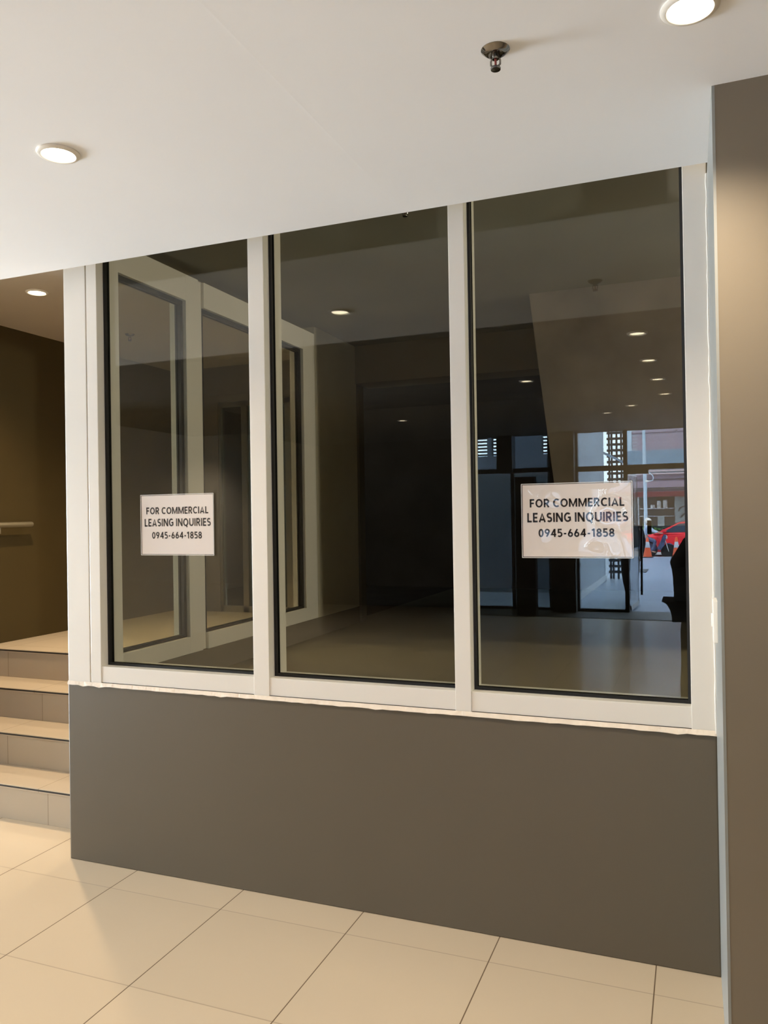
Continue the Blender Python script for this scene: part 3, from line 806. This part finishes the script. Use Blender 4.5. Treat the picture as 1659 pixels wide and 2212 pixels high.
# ------------------------------------------------------------------ red car
def car():
    X0, Y0 = 0.0, -32.2
    G = -.14
    t = thing('car', (-.2, Y0, G), 'red saloon car parked across the street', 'car')
    hw = .88
    # lower body: stations along x (nose at -x)
    stn = [(-2.62, .40, .62, .66), (-2.55, .30, .72, .78), (-2.30, .24, .80, .86), (-1.55, .20, .93, .88), (-.5, .19, .97, .88), (.6, .19, .99, .88), (1.5, .21, 1.0, .87), (1.95, .30, .98, .80), (2.05, .42, .90, .68)]
    b = MB()
    rings = []
    for x, z0, z1, wy in stn:
        pts = [(-wy * .86, z0), (-wy * .98, z0 + .12), (-wy, (z0 + z1) / 2), (-wy * .97, z1 - .08), (-wy * .84, z1), (0, z1 + .035), (wy * .84, z1), (wy * .97, z1 - .08), (wy, (z0 + z1) / 2), (wy * .98, z0 + .12), (wy * .86, z0)]
        rings.append([b.bm.verts.new((x, Y0 + py, G + pz)) for py, pz in pts])
    for a, c in zip(rings, rings[1:]):
        for k in range(len(a) - 1): b.bm.faces.new((a[k], a[k + 1], c[k + 1], c[k]))
        b.bm.faces.new((a[-1], a[0], c[0], c[-1]))
    b.bm.faces.new(rings[0]); b.bm.faces.new(rings[-1][::-1])
    b.build('body', M_red, t, True)
    # cabin
    prof = [(-1.60, .96), (-.62, 1.43), (.05, 1.51), (.75, 1.47), (1.55, 1.02)]
    b = MB(); rings = []
    for x, z in prof:
        k = (z - .96) / .55
        wy = .80 - .17 * k
        rings.append([b.bm.verts.new((x, Y0 + s * wy, G + zz_)) for s, zz_ in ((-1, z - .02), (-.7, z), (.7, z), (1, z - .02))])
        rings[-1] = rings[-1] + [b.bm.verts.new((x, Y0 + s * .82, G + .93)) for s in (1, -1)]
    for a, c in zip(rings, rings[1:]):
        for k in range(6): b.bm.faces.new((a[k], a[(k + 1) % 6], c[(k + 1) % 6], c[k]))
    b.bm.faces.new(rings[0]); b.bm.faces.new(rings[-1][::-1])
    b.build('cabin', M_red, t, True)
    M_cg = mat('dark_car_glass', (.03, .04, .06), .08, .7)
    for s in (-1, 1):
        for pts in ([(-1.25, 1.02), (-.62, 1.36), (-.12, 1.42), (-.12, 1.02)], [(-.04, 1.02), (-.04, 1.42), (.62, 1.39), (1.15, 1.05)]):
            b = MB()
            A = []; B_ = []
            for x, z in pts:
                k = (z - .96) / .55
                wy = (.825 - .165 * k)
                A.append(b.bm.verts.new((x, Y0 + s * wy, G + z))); B_.append(b.bm.verts.new((x, Y0 + s * (wy - .04), G + z)))
            b.bm.faces.new(A); b.bm.faces.new(B_[::-1])
            for k in range(4): b.bm.faces.new((A[k], A[(k + 1) % 4], B_[(k + 1) % 4], B_[k]))
            b.build('side_window', M_cg, t)
        MB().box(-1.26, -1.10, Y0 + s * .88 - .06, Y0 + s * .88 + .06, G + 1.02, G + 1.14, .03).build('mirror', M_red, t, True)
        MB().box(-.2, -.05, Y0 + s * .875 - .012, Y0 + s * .875 + .012, G + .80, G + .83).build('door_handle', M_steel, t)
    b = MB()
    vv = [b.bm.verts.new(p) for p in ((-1.50, Y0 - .70, G + 1.02), (-1.50, Y0 + .70, G + 1.02), (-.72, Y0 + .56, G + 1.395), (-.72, Y0 - .56, G + 1.395))]
    v2 = [b.bm.verts.new(v.co + Vector((-.02, 0, .03))) for v in vv]
    b.bm.faces.new(vv); b.bm.faces.new(v2)
    for k in range(4): b.bm.faces.new((vv[k], vv[(k + 1) % 4], v2[(k + 1) % 4], v2[k]))
    b.build('windscreen', M_cg, t)
    for x in (-1.78, 1.25):
        for s in (-1, 1):
            wl = MB().lathe([(.20, -.11), (.31, -.11), (.325, -.06), (.325, .06), (.31, .11), (.20, .11)], (x, Y0 + s * .78, G + .325), 32, 'Y').build('wheel', M_tyre, t, True)
            MB().lathe([(0, -.112), (.19, -.118), (.20, -.10), (.2, .10), (.19, .118), (0, .112)], (x, Y0 + s * .78, G + .325), 24, 'Y').build('rim', M_steel, wl, True)
    for s in (-1, 1):
        MB().ball((-2.5, Y0 + s * .58, G + .66), (.1, .14, .06), 8).build('headlight', M_white, t, True)
        MB().box(1.97, 2.06, Y0 + s * .58 - .12, Y0 + s * .58 + .12, G + .72, G + .86, .01).build('tail_light', M_maroon, t)
car()

# ------------------------------------------------------------------ motorcycle
def motorcycle():
    x, y, g = -1.55, -29.7, -.14
    t = thing('motorcycle', (x, y, g), 'dark blue motorcycle with a rider at the street edge', 'motorcycle')
    for wx in (x - .62, x + .58):
        wl = MB().lathe([(.22, -.045), (.285, -.045), (.30, 0), (.285, .045), (.22, .045)], (wx, y, g + .30), 28, 'Y').build('wheel', M_tyre, t, True)
        MB().lathe([(0, -.03), (.21, -.02), (.222, -.03), (.222, .03), (.21, .02), (0, .03)], (wx, y, g + .30), 20, 'Y').build('rim', M_white, wl, True)
    b = MB()
    b.prism([(x - .70, g + .70), (x - .1, g + .62), (x + .12, g + .45), (x + .02, g + .28), (x - .35, g + .30), (x - .72, g + .55)], y - .11, y + .11)
    b.build('body', M_navy, t)
    MB().prism([(x + .14, g + .40), (x + .40, g + .98), (x + .50, g + .95), (x + .42, g + .55), (x + .28, g + .36)], y - .14, y + .14).build('front_fairing', M_navy, t)
    MB().prism([(x - .72, g + .72), (x - .05, g + .64), (x - .02, g + .70), (x - .40, g + .78), (x - .74, g + .80)], y - .13, y + .13).build('seat', M_tyre, t)
    for s in (-1, 1):
        MB().tube([(x + .40, y + s * .05, g + .9), (x + .58, y + s * .07, g + .30)], .018, 8).build('fork', M_steel, t, True)
    MB().tube([(x + .28, y - .34, g + 1.0), (x + .38, y - .1, g + 1.02), (x + .38, y + .1, g + 1.02), (x + .28, y + .34, g + 1.0)], .014, 8).build('handlebar', M_steel, t, True)
    MB().ball((x + .48, y, g + .86), (.06, .09, .08), 8).build('headlight', M_white, t, True)
    MB().tube([(x - .65, y - .14, g + .32), (x - .1, y - .14, g + .24)], .04, 10).build('exhaust', M_steel, t, True)
    MB().prism([(x + .38, g + .60), (x + .62, g + .64), (x + .80, g + .52), (x + .58, g + .60)], y - .06, y + .06).build('mudguard', M_leaf if False else M_navy, t)
motorcycle()

# ------------------------------------------------------------------ people
def skin(name, nodes, edges, matl, parent, root=0, levels=2, at=Vector((0, 0, 0)), extra=None):
    """nodes: list of (position, radius or (rx, ry)); a continuous surface grown round the skeleton"""
    bm = bmesh.new()
    lay = bm.verts.layers.skin.verify()
    vs = []
    for i, (p, r) in enumerate(nodes):
        v = bm.verts.new(Vector(p) - at)
        v[lay].radius = r if isinstance(r, tuple) else (r, r)
        v[lay].use_root = (i == root)
        vs.append(v)
    bm.verts.ensure_lookup_table()
    for a, c in edges:
        bm.edges.new((vs[a], vs[c]))
    me = bpy.data.meshes.new(name); bm.to_mesh(me); bm.free()
    o = bpy.data.objects.new(name, me); COL.objects.link(o)
    m1 = o.modifiers.new('skin', 'SKIN'); m1.use_smooth_shade = True
    m2 = o.modifiers.new('sub', 'SUBSURF'); m2.levels = levels; m2.render_levels = levels
    bpy.context.view_layer.update()
    dg = bpy.context.evaluated_depsgraph_get()
    em = bpy.data.meshes.new_from_object(o.evaluated_get(dg))
    bpy.data.objects.remove(o, do_unlink=True)
    bm = bmesh.new(); bm.from_mesh(em)
    if extra:
        for c, r in extra:
            x = bmesh.ops.create_uvsphere(bm, u_segments=16, v_segments=10, radius=1)
            for v in x['verts']: v.co = Vector((c[0] + v.co.x * r[0], c[1] + v.co.y * r[1], c[2] + v.co.z * r[2])) - at
    bm.to_mesh(em); bm.free()
    em.materials.clear(); em.materials.append(matl)
    for p in em.polygons: p.use_smooth = True
    q = bpy.data.objects.new(name, em); COL.objects.link(q)
    if parent is not None: q.parent = parent
    return q

M_skin = mat('skin', (0.42, 0.24, 0.16), .5, .4)
M_hair = mat('black_hair', (0.012, 0.01, 0.009), .5, .4)
M_cloth_black = mat('black_cloth', (0.018, 0.017, 0.018), .85, .2)
M_cloth_dark = mat('charcoal_cloth', (0.028, 0.028, 0.032), .8, .2)
M_cloth_olive = mat('olive_brown_cloth', (0.12, 0.095, 0.055), .85, .2)
M_cloth_blue = mat('light_blue_cloth', (0.50, 0.60, 0.75), .8, .2)
M_shoe = mat('black_leather', (0.012, 0.011, 0.011), .4, .4)

def lerp(a, b, t): return Vector(a) * (1 - t) + Vector(b) * t

def person(name, label, J, face, mats, grip=None, hem=None, sleeve_r=.062, hair_long=False, loose=1.0):
    """J: joints in world space. face: unit vector the person looks along."""
    loc = Vector((J['pelvis'][0], J['pelvis'][1], min(J['ankL'][2], J['ankR'][2]) - .08))
    t = thing(name, loc, label, 'person')
    V = {k: Vector(v) for k, v in J.items()}
    fc = Vector(face).normalized(); side = fc.cross(Vector((0, 0, 1))).normalized()   # side = the person's right
    nodes, edges = [], []
    def add(p, r, par=None):
        nodes.append((Vector(p), r)); i = len(nodes) - 1
        if par is not None: edges.append((par, i))
        return i
    pel = add(V['pelvis'], (.13, .10))
    wst = add(lerp(V['pelvis'], V['chest'], .5), (.12, .09), pel)
    chs = add(V['chest'], (.14, .10), wst)
    nck = add(V['neck'], .055, chs)
    hb = add(lerp(V['neck'], V['head'], .45), .056, nck)
    hc = add(V['head'] + Vector((0, 0, -.01)), (.082, .092), hb)
    ht = add(V['head'] + Vector((0, 0, .085)), (.066, .076), hc)
    chin = add(V['head'] + fc * .055 + Vector((0, 0, -.085)), .032, hc)
    for S_ in 'LR':
        sh_ = add(V['sh' + S_], .062, chs)
        el = add(V['el' + S_], .044, sh_)
        wr = add(V['wr' + S_], .028, el)
        hd = V['hand' + S_] - V['wr' + S_]
        L = hd.length; hd.normalize()
        palmn = V.get('palm' + S_, Vector((0, 0, -1)))           # the way the palm faces
        palmn = (palmn - hd * palmn.dot(hd)).normalized()
        lat = hd.cross(palmn).normalized()                       # across the palm
        th = V.get('thumb' + S_, lat)
        if lat.dot(th) < 0: lat = -lat                            # lat points towards the thumb side
        pm = add(V['wr' + S_] + hd * .055, (.030, .018), wr)
        for k, (o_, ln) in enumerate(((.030, .066), (.010, .076), (-.010, .070), (-.029, .054))):
            k0 = add(V['wr' + S_] + hd * .092 + lat * o_, .0105, pm)
            k1 = add(nodes[k0][0] + hd * ln * .5 + palmn * ln * .18, .0092, k0)
            k2 = add(nodes[k1][0] + hd * ln * .30 + palmn * ln * .34, .0078, k1)
        t0 = add(V['wr' + S_] + hd * .035 + lat * .034, .012, pm)
        t1 = add(nodes[t0][0] + hd * .030 + lat * .022 + palmn * .008, .0105, t0)
        add(nodes[t1][0] + hd * .026 + lat * .006 + palmn * .012, .0085, t1)
        hp = add(V['hip' + S_], .088, pel)
        kn = add(V['kn' + S_], .058, hp)
        an = add(V['ank' + S_], .040, kn)
        add(V['toe' + S_], .032, an)
    ex = [(V['head'] + fc * .098 + Vector((0, 0, -.02)), (.014, .014, .02)),
          (V['head'] + side * .084 + Vector((0, 0, -.015)), (.012, .018, .03)), (V['head'] - side * .084 + Vector((0, 0, -.015)), (.012, .018, .03)),
          (V['head'] + fc * .082 + Vector((0, 0, -.062)), (.024, .012, .008))]
    skin('body', nodes, edges, M_skin, t, 0, 2, loc, ex)
    for s in (-1, 1):
        MB().ball(V['head'] + fc * .086 + side * s * .032 + Vector((0, 0, .008)), .011, 8).build('eye', M_white, t, True)
    # hair: a cap over the top and back of the head
    hn = [(V['head'] + Vector((0, 0, .10)) - fc * .01, (.066, .074)), (V['head'] + Vector((0, 0, .045)) - fc * .025, (.092, .092)), (V['head'] + Vector((0, 0, -.03)) - fc * .04, (.078, .07))]
    he = [(0, 1), (1, 2)]
    if hair_long:
        hn.append((V['neck'] - fc * .06 + Vector((0, 0, -.04)), (.07, .05))); he.append((2, 3))
    skin('hair', hn, he, M_hair, t, 0, 2, loc)
    # shirt
    k = loose
    sn = [(V['pelvis'] + Vector((0, 0, .0)), (.165 * k, .125 * k)), (lerp(V['pelvis'], V['chest'], .5), (.155 * k, .115 * k)), (V['chest'], (.175, .125)), (V['chest'] + (V['neck'] - V['chest']) * .72, (.075, .075))]
    se = [(0, 1), (1, 2), (2, 3)]
    if hem is not None:
        sn[0] = (V['pelvis'] + Vector((0, 0, .10)), (.27, .17)); sn[1] = (lerp(V['pelvis'], V['chest'], .72), (.165 * k, .125 * k))
        sn.append((V['pelvis'] + Vector((0, 0, hem)), (.345, .21))); se.append((0, 4))
    for S_ in 'LR':
        i = len(sn)
        sn += [(V['sh' + S_], sleeve_r + .014), (lerp(V['sh' + S_], V['el' + S_], .55), sleeve_r + .004), (V['el' + S_], sleeve_r - .004), (lerp(V['el' + S_], V['wr' + S_], .9), sleeve_r - .02)]
        se += [(2, i), (i, i + 1), (i + 1, i + 2), (i + 2, i + 3)]
    skin('shirt', sn, se, mats[0], t, 0, 2, loc)
    pn = [(V['pelvis'] + Vector((0, 0, .06)), (.15, .115)), (V['pelvis'] + Vector((0, 0, -.02)), (.15, .12))]
    pe = [(0, 1)]
    for S_ in 'LR':
        i = len(pn)
        pn += [(V['hip' + S_], .102 * (.5 + .5 * k)), (lerp(V['hip' + S_], V['kn' + S_], .55), .086 * (.5 + .5 * k)), (V['kn' + S_], .072 * (.4 + .6 * k)), (lerp(V['kn' + S_], V['ank' + S_], .95), .058 * (.3 + .7 * k))]
        pe += [(1, i), (i, i + 1), (i + 1, i + 2), (i + 2, i + 3)]
    skin('trousers', pn, pe, mats[1], t, 0, 2, loc)
    for S_ in 'LR':
        d_ = (V['toe' + S_] - V['ank' + S_]); d_.z = 0; d_.normalize()
        a = V['ank' + S_]
        skin('shoe', [(a + Vector((0, 0, -.025)) - d_ * .03, (.045, .045)), (a + d_ * .06 + Vector((0, 0, -.042)), (.044, .036)), (V['toe' + S_] + d_ * .02 + Vector((0, 0, -.012)), (.04, .026))], [(0, 1), (1, 2)], mats[2], t, 0, 2, loc)
    return t, V

# the photographer: behind the lens, both hands on the phone, seen only in the glass
px_, py_ = .085, -3.60
ph_f = fw.copy(); ph_r = rt.copy()
lens = CAM - ph_f * .022
J = dict(pelvis=(px_, py_, .95), chest=(px_, py_, 1.27), neck=(px_ - .01, py_ + .02, 1.45), head=(px_ - .03, py_ + .06, 1.585),
         shL=(px_ - .165, py_ + .01, 1.385), shR=(px_ + .165, py_ + .01, 1.385),
         elL=(px_ - .232, py_ + .12, 1.275), elR=(px_ + .27, py_ + .10, 1.16),
         hipL=(px_ - .105, py_, .90), hipR=(px_ + .105, py_, .90), knL=(px_ - .13, py_ + .02, .49), knR=(px_ + .13, py_ + .02, .49),
         ankL=(px_ - .16, py_ - .01, .085), ankR=(px_ + .16, py_ - .01, .085), toeL=(px_ - .18, py_ + .14, .04), toeR=(px_ + .18, py_ + .14, .04))
pc = lens + ph_r * .028 + Vector((0, 0, -.055))          # centre of the phone, lens at its upper corner
hl = pc - ph_r * .045 + Vector((0, 0, -.03)); hr = pc + ph_r * .045 + Vector((0, 0, -.03))
J['wrL'] = hl - ph_f * .055 - ph_r * .035 + Vector((0, 0, -.09)); J['handL'] = hl - ph_f * .02 + Vector((0, 0, .02))
J['wrR'] = hr - ph_f * .055 + ph_r * .035 + Vector((0, 0, -.09)); J['handR'] = hr - ph_f * .02 + Vector((0, 0, .02))
J['palmL'] = ph_r + ph_f * .2; J['palmR'] = -ph_r + ph_f * .2
J['thumbL'] = -ph_f; J['thumbR'] = -ph_f
J = {k: Vector(v) for k, v in J.items()}
person('person', 'person in loose black top and olive trousers taking a photo, mirrored at the right', J, (-.15, 1, .1), (M_cloth_black, M_cloth_olive, M_shoe), hem=.045, sleeve_r=.066, hair_long=True, loose=1.3)
b = MB().box(-.036, .036, -.004, .004, -.073, .073, .0035, 3)
pm = Matrix(((ph_r.x, ph_f.x, 0, pc.x), (ph_r.y, ph_f.y, 0, pc.y), (0, 0, 1, pc.z), (0, 0, 0, 1)))
b.bm.transform(pm)
t = thing('mobile_phone', tuple(pc), 'dark mobile phone held up by the mirrored person in black', 'phone')
b.build('case', M_slat, t, True)
b = MB().box(-.030, -.006, .0035, .0062, .036, .068, .002)
b.bm.transform(pm); b.build('camera_bump', M_black, t)
b = MB().box(-.033, .033, -.0046, -.0038, -.069, .069); b.bm.transform(pm); b.build('screen', M_gasket, t)

# person walking in by the entrance
x, y = -1.18, -12.75
J = dict(pelvis=(x, y, .93), chest=(x + .01, y + .01, 1.27), neck=(x + .01, y + .02, 1.46), head=(x + .01, y + .05, 1.595),
         shL=(x + .19, y, 1.40), shR=(x - .17, y, 1.40), elL=(x + .235, y - .08, 1.12), elR=(x - .21, y + .06, 1.12),
         wrL=(x + .215, y + .05, .90), wrR=(x - .20, y + .18, .92), handL=(x + .20, y + .09, .82), handR=(x - .19, y + .24, .84),
         hipL=(x + .085, y, .88), hipR=(x - .085, y, .88), knL=(x + .085, y + .05, .48), knR=(x - .09, y + .0, .48),
         ankL=(x + .06, y - .10, .085), ankR=(x - .03, y + .02, .085), toeL=(x + .07, y + .06, .04), toeR=(x - .05, y + .18, .04), thumbL=(-.3, 1, 0), thumbR=(.3, 1, 0), palmL=(-1, 0, 0), palmR=(1, 0, 0))
person('person', 'person in dark jacket and trousers standing at the glass entrance, half hidden by the notice', J, (0, 1, 0), (M_cloth_dark, M_cloth_dark, M_shoe), loose=1.25)

# rider on the motorcycle
x, y, g = -1.55, -29.7, -.14
J = dict(pelvis=(x - .34, y, g + .86), chest=(x - .24, y, g + 1.18), neck=(x - .20, y, g + 1.35), head=(x - .17, y, g + 1.48),
         shL=(x - .22, y + .18, g + 1.29), shR=(x - .22, y - .18, g + 1.29), elL=(x + .0, y + .28, g + 1.12), elR=(x + .0, y - .28, g + 1.12),
         wrL=(x + .20, y + .30, g + 1.05), wrR=(x + .20, y - .30, g + 1.05), handL=(x + .29, y + .31, g + 1.04), handR=(x + .29, y - .31, g + 1.04),
         hipL=(x - .30, y + .10, g + .84), hipR=(x - .30, y - .10, g + .84), knL=(x + .08, y + .20, g + .70), knR=(x + .08, y - .20, g + .70),
         ankL=(x - .04, y + .20, g + .30), ankR=(x - .04, y - .20, g + .30), toeL=(x + .11, y + .20, g + .26), toeR=(x + .11, y - .20, g + .26), thumbL=(0, -1, 0), thumbR=(0, 1, 0))
person('person', 'person in light blue shirt and white helmet sitting on the motorcycle', J, (1, 0, 0), (M_cloth_blue, M_navy, M_shoe))
hp = Vector(J['head'])
t = thing('helmet', tuple(hp), 'white helmet worn by the motorcycle rider', 'helmet')
b = MB().ball(hp + Vector((-.015, 0, .025)), (.135, .125, .135), 14)
bmesh.ops.delete(b.bm, geom=[v for v in b.bm.verts if v.co.z < hp.z - .06 or (v.co.x > hp.x + .06 and v.co.z < hp.z + .05)], context='VERTS')
b.build('shell', M_white, t, True)
